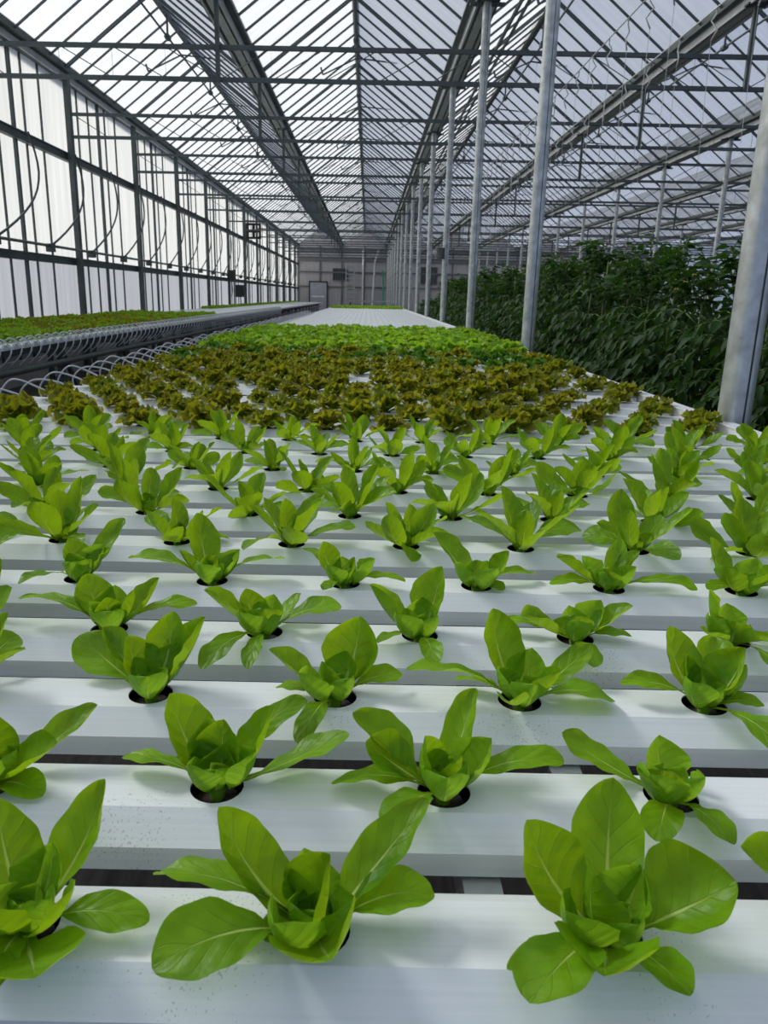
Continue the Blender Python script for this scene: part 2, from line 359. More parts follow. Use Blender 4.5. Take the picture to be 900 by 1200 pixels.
pipe('downpipe', [(-.36, YE-.4, 0), (-.36, YE-.4, EYE+3.3)], .07, M['steel'], 'thin white vertical pipe before the middle of the end wall')
pipe('downpipe', [(.3, YE-.5, 0), (.5, YE-.5, EYE+2.4), (.75, YE-.5, EYE+3.2)], .08, M['steel'], 'white pipe leaning right near the top, left of the green hose on the end wall')
pipe('garden_hose', [(1.12, YE-.5, 0), (1.10, YE-.5, EYE+1.2), (1.06, YE-.5, EYE+1.75), (1.0, YE-.45, EYE+1.7)], .06, M['green_hose'], 'bright green hose hanging down the end wall beside the column row', 'hose')
t = empty('work_bench', (.3, YE-1.6, 0)); tag(t, 'low grey bench standing in front of the end wall behind the far table end', 'bench')
m = MB(); m.box(-1.6, 1.6, -.3, .3, EYE-.42, EYE-.3); child(t, 'bench_top', m.mesh('bench_top', [M['steel']]))
m = MB(); m.box(-.04, .04, -.04, .04, 0, EYE-.42); lg = m.mesh('leg', [M['steel_dark']])
for sx in (-1.5, 1.5):
    for sy in (-.22, .22): child(t, 'leg', lg, (sx, sy, 0))

# steel columns: rounded square tubes with a seam groove
def column_mesh(w, h, name, seam=True):
    m = MB(); prof = []
    r = w*.32; n = 5
    for cx_, cy_, a0 in ((1, 1, 0), (-1, 1, 90), (-1, -1, 180), (1, -1, 270)):
        for k in range(n+1):
            a = math.radians(a0+90*k/n); prof.append((cx_*(w/2-r)+r*math.cos(a), cy_*(w/2-r)+r*math.sin(a)))
    npf = len(prof)
    m.v += [(x, y, z) for z in (0, h) for x, y in prof]
    for k in range(npf): m.f.append((k, (k+1) % npf, npf+(k+1) % npf, npf+k)); m.m.append(0); m.uv += [(0, 0)]*4
    if seam: m.box(w*.08, w*.14, -w/2-.0015, -w/2+.001, 0, h, 1); m.box(w/2-.001, w/2+.0015, -w*.05, w*.05, 0, h, 1)
    me = m.mesh(name, [M['steel'], M['steel_dark']], True)
    return me
colm = column_mesh(.10, ZG-.12, 'column_tube')
m = MB(); m.box(-.13, .13, -.09, .09, 0, .02); m.box(-.2, .2, -.03, .03, -.03, 0); capm = m.mesh('gutter_saddle', [M['steel_dark']])
m = MB(); m.box(-.11, .11, -.11, .11, 0, .015)
for sx in (-1, 1):
    for sy in (-1, 1): m.tube([(sx*.08, sy*.08, .015), (sx*.08, sy*.08, .035)], .012, 6)
basem = m.mesh('base_plate', [M['steel_dark']])
c0 = None
for ri, gx in ((2, G[2]), (4, G[4]), (6, G[6]), (8, 19.9)):
    k = 0; y = Y0
    while y < YE-1:
        px = project(gx, y, EYE+1.0)[0]
        if px < 1100:
            lab = 'galvanised steel roof column, %s from the front in the %s column row' % (nth(k+1), {2: 'nearest', 4: 'second', 6: 'third', 8: 'rightmost'}[ri])
            if c0 is None:
                c0 = empty('steel_column', (gx, y, 0)); child(c0, 'tube', colm); child(c0, 'saddle', capm, (0, 0, ZG-.15)); child(c0, 'base_plate', basem); o = c0
            else: o = dup(c0, (gx, y, 0))
            tag(o, lab, 'column', 'roof columns, row %d from the table' % (ri//2)); 
        y += S; k += 1
m = MB(); m.box(-.035, .035, -.05, .05, 0, ZG-.12); m.box(.035, .05, -.065, .065, 0, ZG-.12); wcm = m.mesh('wall_column', [M['steel_dark']])
k = 0; y = Y0
while y < YE-.5:
    o = obj('wall_column', wcm, None, (XL+.15, y, 0)); k += 1
    tag(o, 'dark steel wall column against the left glass wall, %s from the front' % nth(k), 'column', 'left wall columns', 'structure'); y += S

# trusses
ZT0, ZT1 = EYE+2.44, EYE+2.78
def truss(x0, x1):
    L_ = x1-x0; t = empty('roof_truss', (x0, 0, 0))
    for z, nm in ((ZT0, 'lower_chord'), (ZT1, 'upper_chord')):
        m = MB(); m.box(.05, L_-.05, -.022, .022, z-.024, z+.024); child(t, nm, m.mesh(nm, [M['alu']]))
    n = 10; P = []
    for k in range(n):
        xa, xb = L_*k/n, L_*(k+1)/n
        if k == 0: P += [(xa+.06, 0, ZT1), (xb, 0, ZT0), (xb, 0, ZT1)]
        elif k < n/2: P += [(xb, 0, ZT0), (xb, 0, ZT1)]
        elif k == n/2: P += [(xa+.02, 0, ZT0), (xb, 0, ZT1), (xb, 0, ZT0)]
        elif k < n-1: P += [(xb, 0, ZT1), (xb, 0, ZT0)]
        else: P += [(xb-.06, 0, ZT1)]
    m = MB(); m.tube(P, .0065, 4); child(t, 'web_bar', m.mesh('web_bar', [M['alu']]))
    m = MB(); m.box(-.025, .025, -.025, .025, ZT0-.03, ZG-.12); m.box(-.12, .12, -.06, .06, ZG-.14, ZG-.12); child(t, 'gutter_strut', m.mesh('gutter_strut', [M['steel_dark']]), (L_/2, -.035, 0))
    return t
for si, (a, b) in enumerate(((0, 2), (2, 4), (4, 6), (6, 8))):
    x0 = G[a] if a else XL+.17; t0 = None; k = 0; y = Y0+S
    while y < YE-1:
        if t0 is None: t0 = truss(x0, G[b]); t0.location = (x0, y, 0); o = t0
        else: o = dup(t0, (x0, y, 0))
        k += 1
        tag(o, 'slim dark roof truss, %s from the front, %s span from the left' % (nth(k), nth(si+1)), 'truss', 'roof trusses, span %d' % (si+1)); y += S
# long pipes beside the column row, up at the roof
for i, (x, z, r, l) in enumerate(((1.52, 2.95, .022, 'left'), (1.60, 2.95, .018, 'middle'), (1.86, 2.98, .02, 'right'))):
    pipe('screen_rail', [(x, YB, EYE+z), (x, YE-1, EYE+z)], r, M['steel_dark'], '%s of three thin lengthwise roof pipes just right of the nearest columns' % l, 'pipe', 'lengthwise roof pipes')

# left wall details: vent shaft, arched rods, fan, boxes
pipe('wall_vent_shaft', [(XL+.2, YB, EYE+.66), (XL+.2, YE-1, EYE+.66)], .022, M['steel_dark'], 'long thin drive shaft running along the left wall just above the lower rail', 'shaft')
pts = [(0, .0, 1.52)]
for k in range(1, 13):
    a = k/12; pts.append((.04*math.sin(a*PI), .30*math.sin(a*PI)*1.1 - 1.35*a**2.3, 1.52*(1-a)**1.0))
m = MB(); m.tube(pts, .017, 6); am = m.mesh('rack', [M['steel_dark']], True)
m = MB(); m.box(-.05, .05, -.07, .07, -.06, .06); bm_ = m.mesh('bracket', [M['steel_dark']])
y = 10.2; k = 0; a0 = None
while y < YE-3:
    if a0 is None: a0 = empty('curved_vent_rod', (XL+.2, y, EYE+.66)); child(a0, 'rod', am); child(a0, 'bracket', bm_, (0, -1.38, -.03)); o = a0
    else: o = dup(a0, (XL+.2, y, EYE+.66))
    k += 1; tag(o, 'thin dark curved vent rod on the left wall, %s from the front' % nth(k), 'vent rod', 'curved rods on the left wall'); y += 1.85
t = empty('wall_fan', (XL+.45, 33, EYE+2.45)); tag(t, 'dark square fan unit with four openings mounted high on the left wall', 'fan')
m = MB()
for x0, x1, z0, z1 in ((-.3, -.22, -.3, .3), (.22, .3, -.3, .3), (-.22, .22, -.3, -.22), (-.22, .22, .22, .3), (-.05, .05, -.22, .22), (-.22, .22, -.05, .05)): m.box(x0, x1, -.08, .08, z0, z1)
child(t, 'fan_frame', m.mesh('fan_frame', [M['rubber']]))
m = MB(); m.tube([(0, -.1, 0), (0, .1, 0)], .09, 10); child(t, 'motor', m.mesh('motor', [M['rubber']]))
m = MB(); m.bar((0, 0, .3), (0, 0, .62), .03); m.bar((0, 0, 0), (-.32, 0, 0), .04); child(t, 'hanger', m.mesh('hanger', [M['steel_dark']]))
for (y, z, s, l) in ((28.3, .62, .17, 'small black control box on the left wall above the lower rail'), (30.2, .1, .22, 'black equipment box on the left wall below the lower rail')):
    t = empty('control_box', (XL+.3, y, EYE+z)); tag(t, l, 'box')
    m = MB(); m.box(-s*.7, s*.7, -s, s, -s, s); child(t, 'housing', m.mesh('housing', [M['rubber']]))
    m = MB(); m.tube([(0, 0, -s), (.02, .05, -s-.3), (0, 0, -s-.55)], .02, 6); child(t, 'cable', m.mesh('cable', [M['rubber']]))
    m = MB(); m.bar((-.3+.105, 0, 0), (-.1, 0, 0), .05); child(t, 'bracket', m.mesh('bracket', [M['steel_dark']]))
t = empty('valve_box', (G[2]-.1, Y0+3*S-.1, EYE+.72)); tag(t, 'small dark valve unit strapped to the fourth column of the nearest row', 'valve')
m = MB(); m.tube([(0, 0, -.09), (0, 0, .09)], .075, 10); child(t, 'housing', m.mesh('housing', [M['steel_dark']]))
m = MB(); m.tube([(-.02, 0, 0), (-.13, 0, .02)], .035, 8); m.bar((0, 0, 0), (.07, .06, 0), .03); child(t, 'arm', m.mesh('arm', [M['steel']]))
# ------------------------------------------------------------ growing channels
CW, CC, CD1, CD2 = .0295, .028, .019, .041      # half top width, chamfer, chamfer drop, full depth
PITCH = .203; HR = .0238
def channel(x0, x1, holes, seg=24):
    m = MB(); t = .002
    prof = [(-CW-CC, -CD2), (-CW-CC, -CD1), (-CW, 0), (CW, 0), (CW+CC, -CD1), (CW+CC, -CD2)]
    inn = [(-CW-CC+t, -CD2+t), (-CW-CC+t, -CD1), (-CW, -t), (CW, -t), (CW+CC-t, -CD1), (CW+CC-t, -CD2+t)]
    for pr, mat in ((prof, 0), (inn, 1)):
        for k in range(6):
            if k == 2: continue
            (y0, z0), (y1, z1) = pr[k], pr[(k+1) % 6]
            m.face([(x0, y0, z0), (x1, y0, z0), (x1, y1, z1), (x0, y1, z1)], mat)
    hx = sorted(holes); a = CW
    for zz, mat in ((0, 0), (-t, 1)):
        cur = x0
        for h in hx:
            if h-a > cur: m.face([(cur, -a, zz), (h-a, -a, zz), (h-a, a, zz), (cur, a, zz)], mat)
            for k in range(seg):
                q = []
                for kk in (k, k+1):
                    an = 2*PI*kk/seg + PI/4; c, s = math.cos(an), math.sin(an); mx = max(abs(c), abs(s))
                    q.append(((h+HR*c, HR*s, zz), (h+a*c/mx, a*s/mx, zz)))
                m.face([q[0][0], q[0][1], q[1][1], q[1][0]], mat)
            cur = h+a
        m.face([(cur, -a, zz), (x1, -a, zz), (x1, a, zz), (cur, a, zz)], mat)
    for h in hx:
        for k in range(seg):
            a0, a1 = 2*PI*k/seg, 2*PI*(k+1)/seg
            m.face([(h+HR*math.cos(a0), HR*math.sin(a0), 0), (h+HR*math.cos(a1), HR*math.sin(a1), 0), (h+HR*math.cos(a1), HR*math.sin(a1), -t), (h+HR*math.cos(a0), HR*math.sin(a0), -t)], 0)
    for xx in (x0, x1): m.face([(xx, y, z) for y, z in prof], 0)
    for xx, s in ((x0, -1), (x1, 1)):       # slightly larger end caps
        m.box(min(xx, xx+s*.012), max(xx, xx+s*.012), -CW-CC-.002, CW+CC+.002, -CD2-.002, -CD1)
        m.box(min(xx, xx+s*.012), max(xx, xx+s*.012), -CW-.004, CW+.004, -CD1, .0015)
    return m.mesh('growing_channel', [M['channel'], M['rubber']])
TX0, TX1 = -1.36, 1.225
MINUS = 0
rows = [.465, .624, .788, .953, 1.135, 1.324, 1.512, 1.715, 1.924]
while rows[-1] < 29.8: rows.append(rows[-1]+.208)
rows = [y-CW for y in rows]
def hole_xs(k, x0=TX0, x1=TX1):
    off = -.027 if k % 2 == 0 else .077
    lo = off - PITCH*20; out = []
    for i in range(60):
        x = lo+PITCH*i
        if x0+.05 < x < x1-.03: out.append(x)
    return out
cm = [channel(TX0, TX1, hole_xs(0)), channel(TX0, TX1, hole_xs(1))]
for k, y in enumerate(rows):
    o = obj('growing_channel', cm[k % 2], None, (0, y, TAB))
    tag(o, 'white growing channel with round holes, %s from the front, wide table' % nth(k+1), 'growing channel', 'channels of the wide table')
# table frame
t = empty('growing_table', (0, 0, 0)); tag(t, 'galvanised steel table stand carrying the wide field of white channels', 'table')
for x in (-1.1, .105, .135+.08, 1.0):
    m = MB(); m.box(x-.016, x+.016, .3, 30.1, TAB-CD2-.042, TAB-CD2-.003); child(t, 'beam', m.mesh('beam', [M['steel']]))
m = MB(); m.box(-1.15, 1.05, -.02, .02, TAB-.13, TAB-CD2-.043); xb = m.mesh('cross_bar', [M['steel']])
m = MB(); m.box(-.025, .025, -.025, .025, 0, TAB-.13); lg = m.mesh('leg', [M['steel']])
for y in [.9+2.4*i for i in range(13)]:
    child(t, 'cross_bar', xb, (0, y, 0))
    for x in (-1.1, 1.0): child(t, 'leg', lg, (x, y, 0))
m = MB(); m.box(0, .006, .35, 29.9, -.05, .016); m.box(.006, .05, .35, 29.9, -.05, -.044); m.box(.044, .05, .35, 29.9, -.05, .016); m.box(-.004, .054, .35, 29.9, .016, .020)
tag(obj('drain_gutter', m.mesh('drain_gutter', [M['white']]), None, (TX1+.022, 0, TAB+.0)), 'long white drain gutter along the right edge of the wide table', 'gutter')
m = MB(); m.tube([(-1.5, .35, TAB-.10), (-1.5, 29.8, TAB-.10)], .02, 8)
for y in [1.2+2.4*i for i in range(12)]: m.bar((-1.5, y, TAB-.11), (-1.12, y, TAB-.11), .02)
tag(obj('supply_pipe', m.mesh('supply_pipe', [M['rubber']], True)), 'black water supply pipe along the left edge of the wide table', 'pipe')
# feed tubes, one per channel
def arc(pts, r, n=6):
    m = MB(); P = [Vector(p) for p in pts]; out = []
    Q = [P[0]*2-P[1]]+P+[P[-1]*2-P[-2]]
    for i in range(1, len(Q)-2):
        for s in range(6):
            u = s/6; a, b, c, d = Q[i-1], Q[i], Q[i+1], Q[i+2]
            out.append(.5*((2*b)+(c-a)*u+(2*a-5*b+4*c-d)*u*u+(3*b-a-3*c+d)*u**3))
    out.append(P[-1]); m.tube(out, r, n); return m
tm = [arc([(-1.49, 0, -.085), (-1.505, .0, -.01), (-1.44, 0, .048+.012*j), (-1.33, .0, .040), (-1.265, 0, .0)], .0042).mesh('feed_tube', [M['hose']], True) for j in range(3)]
for k, y in enumerate(rows):
    if not 5 <= k < 90: continue
    o = obj('feed_tube', tm[k % 3], None, (0, y, TAB)); o.rotation_euler = (0, 0, 0)
    tag(o, 'looped grey feed tube, left end of the wide table\'s %s channel' % nth(k+1), 'tube', 'feed tubes of the wide table')

# ------------------------------------------------------------ leaves
def leaf(mb, base, d, w, arch, cup=.32, twist=0., nu=6, nv=12, wave=.02, ph=0., curl=0., pet=.24, point=1.15, mat=0, t0=.24):
    P0 = Vector(base); d = Vector(d); L_ = d.length; dn = d.normalized(); up = Vector((0, 0, 1))
    n0 = up - dn*up.dot(dn)
    if n0.length < .12: n0 = Vector((-d.x, -d.y, .2))
    n0.normalize(); P2 = P0+d; P1 = P0+d*.5+n0*(arch*L_*2)
    pts = []; uvs = []
    for j in range(nv+1):
        t = 1-(1-j/nv)**1.35; C_ = P0*(1-t)**2+P1*(2*t*(1-t))+P2*t*t
        T = ((P1-P0)*(1-t)+(P2-P1)*t).normalized()
        n = (n0-T*n0.dot(T)).normalized(); n = Matrix.Rotation(twist*(.3+.7*t), 3, T) @ n; b = T.cross(n)
        if t < t0: pr = .13+.06*(t/t0)
        else:
            s = (t-t0)/(1-t0); pr = .19*(1-s)**2 + (max(0, math.sin(PI*min(1, s**point))))**.55
            pr = min(1, pr)
        for i in range(nu+1):
            u = i/nu*2-1; e = abs(u)**1.6
            q = C_ - n*(curl*L_*t**4) + b*(u*w/2*pr*(1-.12*cup*e)) + n*(cup*w*.5*pr*u*u + wave*L_*e*(math.sin(ph+t*9+(2.1 if u > 0 else 0))+.6*math.sin(ph*3+t*23+u*4))*min(1, pr*1.3))
            pts.append(tuple(q)); uvs.append((u*.5+.5, t))
    mb.quad_grid(pts, nu, nv, mat, uvs)
def heart(mb, s, rnd, n=5, mat=0):
    a0 = rnd.uniform(0, 6.3)
    for k in range(n):
        a = a0+k*2.4+rnd.uniform(-.3, .3); rr = .004+.002*k; l = s*(.62+.11*k)
        d = (math.cos(a)*l*(.10+.11*k), math.sin(a)*l*(.10+.11*k), l*.9)
        leaf(mb, (math.cos(a)*rr, math.sin(a)*rr, -.002), d, s*(.72+.09*k), -.13, cup=.85, nu=8, nv=10, wave=.035, ph=rnd.uniform(0, 6), point=1.1, mat=mat, t0=.08)
m = MB()
m.tube([(0, 0, -.036), (0, 0, -.011)], [.015, .019], 12); m.tube([(0, 0, -.012), (0, 0, .004)], [.006, .009], 8, 1)
plugm = m.mesh('growing_plug', [M['plug'], M['romaine']], True)
HERO = [
(0, -0.22, [(3.7, 6.7, 7.0, 4, -0.13), (-3.4, 4.5, 6.5, 5.2, -0.13), (8.9, -0.6, 1.0, 2.6, 0.13), (-2.0, -3.5, 5.0, 6, -0.13), (4.2, -7.5, 3.5, 6.2, -0.03), (0.5, -6.4, 0.8, 2.5, 0.13), (4.3, -2.2, 5.0, 4, -0.13)]),
(0, -0.027, [(-6.8, 3.0, 7.5, 4.3, -0.13), (7.7, 5.4, 7.0, 3.6, -0.03), (-11.9, 2.5, 2.5, 3, 0.13), (-10.2, -4.7, 1.5, 4.8, 0.13), (8.3, 1.7, 2.0, 4, 0.13), (0.8, 0.3, 6.0, 5.5, -0.13), (1.3, -6.3, 4.0, 6, -0.03), (-3.8, -1.0, 0.6, 2.5, 0.13)]),
(0, 0.175, [(1.4, 6.4, 8.0, 5, -0.13), (-5.1, 3.4, 6.5, 5.6, -0.13), (8.0, -0.2, 5.0, 6.6, -0.03), (-3.0, -7.5, 5.0, 6.2, -0.03), (-7.1, -7.2, 2.0, 5, 0.13), (3.2, -5.8, 1.2, 3.2, 0.13), (-1.3, -0.4, 5.5, 4.8, -0.13), (-7.8, -3.9, 1.0, 1.3, 0.13)]),
(0, 0.38, [(-10.4, 3.2, 5.0, 5, -0.03), (-7.8, 1.2, 6.0, 5, -0.03)]),
(1, -0.125, [(-4.9, 4.8, 6.5, 5.4, -0.13), (4.3, 1.8, 7.0, 5, -0.13), (11.6, 3.0, 4.0, 4, -0.03), (7.2, 10.5, 3.0, 2.6, 0.13), (-9.1, 2.5, 1.0, 2.5, 0.13), (0.1, 2.5, 5.0, 4.4, -0.13), (-1.6, 2.1, 3.0, 4, -0.13)]),
(1, 0.077, [(-8.2, 4.9, 5.0, 4.5, -0.03), (-7.1, 1.4, 4.0, 4.6, -0.03), (3.3, 7.2, 6.5, 3.2, -0.03), (10.7, 0.6, 3.0, 2.7, 0.13), (-10.1, -0.5, 1.0, 2.8, 0.13), (-1.7, 0.8, 5.0, 4, -0.13), (0.9, -0.6, 4.0, 3.6, -0.13), (-5.4, -6.9, 1.5, 3.8, 0.13)]),
(1, 0.273, [(-9.1, 4.2, 3.5, 3.8, -0.03), (-3.9, -2.5, 4.5, 3.6, -0.13), (-2.3, -2.7, 4.5, 3.6, -0.13), (2.4, -6.8, 0.3, 2.6, 0.13), (-3.7, -6.5, 0.3, 3.2, 0.13), (0.2, -2.9, 1.2, 3, -0.03)]),
(1, -0.331, [(7.8, 6.1, 4.5, 3, -0.03), (-0.2, 1.5, 6.0, 5, -0.13), (6.3, -0.4, 4.5, 4.5, -0.03), (5.8, -2.6, 0.5, 3, 0.13), (-3.7, -1.6, 4.0, 4, -0.13)]),
(2, -0.233, [(-9.8, 6.3, 4.0, 5, -0.03), (-7.2, 6.9, 4.5, 3, -0.03), (-2.7, 2.6, 5.5, 4.8, -0.13), (1.5, 4.7, 7.5, 4.6, -0.13), (4.8, 3.9, 7.5, 5, -0.13), (-0.6, -1.5, 3.0, 3, -0.13)]),
(2, -0.03, [(2.6, 4.8, 7.5, 6.4, -0.13), (-7.2, 1.8, 5.0, 3.6, -0.03), (-6.5, -0.3, 1.0, 2.6, 0.13), (-1.1, -0.6, 4.5, 3.6, -0.13), (-3.1, -10.8, 0.8, 2.6, 0.13), (7.4, 2.5, 1.5, 2.6, 0.13)]),
(2, 0.164, [(-2.3, 6.8, 8.0, 4.8, -0.13), (-12.6, -0.2, 3.5, 3.6, 0.13), (-7.0, 2.7, 1.0, 2.2, 0.13), (3.2, -2.2, 5.0, 4.6, -0.13), (-2.6, -6.7, 3.5, 3.4, -0.03), (10.1, -1.0, 1.0, 5.4, 0.13), (9.3, 6.6, 3.6, 3, -0.03)]),
(2, 0.354, [(-2.7, 4.9, 7.0, 4.8, -0.13), (3.5, 0.7, 6.5, 5.4, -0.13), (-1.8, 2.1, 5.0, 3.4, -0.13), (-9.2, 0.9, 2.0, 2.4, 0.13), (5.5, -1.9, 1.0, 2, 0.13), (4.0, -11.3, 0.2, 3, 0.13), (4.0, 7.5, 5.0, 4, -0.03)]),
(3, -0.335, [(-3.8, 4.2, 6.0, 5, -0.13), (5.8, 2.1, 6.5, 4.6, -0.13), (3.3, 0.2, 5.5, 2.8, -0.13), (-12.5, 2.2, 3.4, 3.6, 0.13), (11.3, 1.5, 3.0, 2.4, 0.13), (-0.3, 0.8, 4.0, 4, -0.13)]),
(3, -0.131, [(-7.5, -0.5, 6.0, 5, -0.03), (-2.5, 2.3, 5.0, 4, -0.13), (10.0, 1.3, 3.0, 4.6, 0.13), (4.2, 6.1, 3.0, 3, -0.03), (-6.1, -11.0, 0.3, 3.2, 0.13), (-0.5, -11.2, 0.4, 2.4, 0.13), (0.4, -2.7, 4.5, 4.8, -0.13)]),
(3, 0.065, [(-6.2, 1.5, 6.5, 5, -0.13), (2.4, 4.0, 8.0, 5.4, -0.13), (-1.9, -1.8, 4.5, 3.4, -0.13), (1.3, -9.6, 0.4, 2.6, 0.13), (-5.6, -4.6, 1.0, 2.6, 0.13)]),
(3, 0.256, [(-7.6, -1.2, 3.6, 5, -0.03), (6.7, 0.1, 5.0, 4, -0.03), (-1.1, -2.8, 4.4, 5, -0.13), (6.8, -1.4, 1.0, 2.4, 0.13), (-0.1, -8.8, 0.2, 3.2, 0.13), (-10.1, 1.8, 1.0, 2.2, 0.13)]),
(3, 0.444, [(-3.3, 0.3, 7.0, 4.4, -0.13), (-5.4, -4.1, 3.0, 3.6, -0.03), (2.1, -6.5, 4.0, 3.8, -0.03), (8.8, -2.4, 3.0, 3.4, -0.03), (1.4, -13.0, 0.2, 2.6, 0.13), (-1.5, -3.4, 4.5, 4, -0.13)]),
(4, -0.466, [(-2.7, 4.2, 5.0, 4.4, -0.13), (4.3, 9.4, 7.0, 3.8, -0.03), (1.8, -2.8, 4.0, 3.4, -0.13), (-4.4, -10.8, 3.0, 3, 0.13), (5.0, -7.0, 0.4, 2, 0.13), (3.7, 3.4, 4.0, 3, -0.03)]),
(4, -0.248, [(-3.5, 8.2, 8.5, 4.8, -0.13), (-12.7, 0.4, 3.0, 4.6, 0.13), (-4.8, 1.7, 4.4, 3, -0.13), (11.0, 1.9, 3.0, 4.2, 0.13), (3.2, 2.6, 4.0, 4, -0.13), (0.7, 0.4, 4.0, 4, -0.13)]),
(4, -0.044, [(-3.3, 2.1, 6.0, 4, -0.13), (1.5, -0.3, 4.4, 4, -0.13), (-7.4, 8.4, 3.0, 2.2, 0.13), (9.3, -2.4, 1.5, 2.2, 0.13), (-2.9, -6.5, 1.5, 2.2, 0.13)]),
(4, 0.151, [(-5.8, 6.3, 7.0, 4.8, -0.03), (4.3, -0.8, 6.0, 4.8, -0.13), (-0.4, -2.1, 5.0, 3.6, -0.13), (3.8, -2.8, 0.6, 2.4, 0.13), (9.8, 3.1, 1.0, 2.4, 0.13)]),
(4, 0.346, [(-8.5, -0.6, 5.4, 4.4, -0.03), (2.7, 5.2, 6.5, 3.2, -0.13), (5.4, 4.7, 5.0, 3, -0.03), (-9.5, -1.4, 1.0, 2.4, 0.13), (12.8, -2.0, 1.0, 2.6, 0.13), (-1.3, -2.0, 4.0, 4, -0.13)]),
(4, 0.535, [(-3.3, 5.3, 7.0, 3.8, -0.13), (-4.4, -2.7, 5.0, 4.8, -0.13), (2.8, -3.4, 5.4, 5, -0.13), (6.6, -5.2, 2.4, 4.4, 0.13), (-7.1, -3.6, 1.5, 2.4, 0.13)])]
def seen(x, y, z=TAB, mg=60):
    px, py = project(x, y, z); return -mg < px < 900+mg
PL = {}                                # (row, rank) bookkeeping for the labels
def rank(k, x):
    xs = [h for h in hole_xs(k) if seen(h, rows[k])]
    return min(range(len(xs)), key=lambda i: abs(xs[i]-x)), len(xs)
def hole_label(k, x):
    i, n = rank(k, x)
    if i == n-1 and n > 1: return 'rightmost'
    return 'leftmost' if i == 0 else nth(i+1)+' from left'
rh = random.Random(3)
done = set()
for (k, X, LS) in HERO:
    hs = hole_xs(k); x = min(hs, key=lambda h: abs(h-X))
    if abs(x-X) > .06: x = X
    done.add((k, round(x, 3)))
    t = empty('romaine_lettuce', (x, rows[k], TAB))
    tag(t, 'green romaine with wide spread leaves, %s, %s channel from the front' % (hole_label(k, x), nth(k+1)), 'lettuce', 'young romaine lettuces')
    for (dx, dy, dz, w_, ar) in LS:
        v = Vector((dx, dy, dz))*.01; a = math.atan2(dy, dx); hl = max(.01, math.hypot(dx, dy))
        b0 = Vector((math.cos(a)*.006*min(1, hl/2), math.sin(a)*.006*min(1, hl/2), -.001))
        mb = MB(); up_ = dz/max(.1, math.sqrt(dx*dx+dy*dy+dz*dz))
        short = v.length < .065
        leaf(mb, b0, v-b0, w_*.01*1.08, ar, curl=rh.uniform(.0, .10) if up_ > .5 else rh.uniform(-.03, .03), cup=rh.uniform(.38, .75) if up_ > .4 else rh.uniform(.05, .3), twist=rh.uniform(-.4, .4), nu=10, nv=22, wave=.021, ph=rh.uniform(0, 6),
             t0=.06 if short else (.12 if up_ > .55 else .30), point=1.2 if up_ > .5 else 1.3)
        child(t, 'leaf', mb.mesh('leaf', [M['romaine']], True))
    mb = MB(); heart(mb, .043, rh, 6); child(t, 'heart', mb.mesh('heart', [M['heart']], True))
    child(t, 'growing_plug', plugm)
# generic romaine kinds
def romaine_kind(seed, s=1.0):
    r = random.Random(seed); mb = MB(); a0 = r.uniform(0, 6.3); n = r.choice((7, 8, 8))
    for k in range(n):
        a = a0+k*2.4+r.uniform(-.25, .25); f_ = k/(n-1); el = math.radians(6+f_*56+r.uniform(-5, 14)); l = s*r.uniform(.088, .135)*(1-.12*f_)
        d = (math.cos(a)*math.cos(el)*l, math.sin(a)*math.cos(el)*l, math.sin(el)*l+.003)
        leaf(mb, (math.cos(a)*.006, math.sin(a)*.006, -.001), d, s*r.uniform(.036, .054), .10 if f_ < .25 else r.uniform(-.16, .04), cup=.15+.45*f_, curl=r.uniform(-.05, .12), twist=r.uniform(-.9, .9), nu=6, nv=10, wave=.025, ph=r.uniform(0, 6), t0=.28 if f_ < .4 else .14, point=1.2)
    heart(mb, .038*s, r, 5)
    return mb.mesh('foliage', [M['romaine_far']], True)
RK = [romaine_kind(100+i) for i in range(10)]
def base_plant(name, me, plug=True):
    o = empty(name, (0, 0, -50)); child(o, 'foliage', me)
    if plug: child(o, 'growing_plug', plugm)
    return o
def put(protos, used, j, loc, rz, sc):
    """first use moves the prototype itself, later uses copy it with its parts"""
    pr = protos[j]
    if j not in used: used.add(j); pr.location = loc; pr.rotation_euler = (0, 0, rz); pr.scale = (sc,)*3; return pr
    return dup(pr, loc, rz, sc)
RP = [base_plant('romaine_lettuce', me) for me in RK]; ru = set()
for k in range(11):
    for x in hole_xs(k):
        if (k, round(x, 3)) in done or not seen(x, rows[k], mg=90): continue
        if k < 5 and any(kk == k and abs(xx-x) < .08 for kk, xx in done): continue
        o = put(RP, ru, R.randrange(10), (x, rows[k], TAB), R.uniform(0, 6.28), R.uniform(.80, 1.06)*(1 if k < 8 else .92))
        tag(o, 'bright green young romaine, %s, %s channel from the front' % (hole_label(k, x), nth(k+1)), 'lettuce', 'young romaine lettuces')
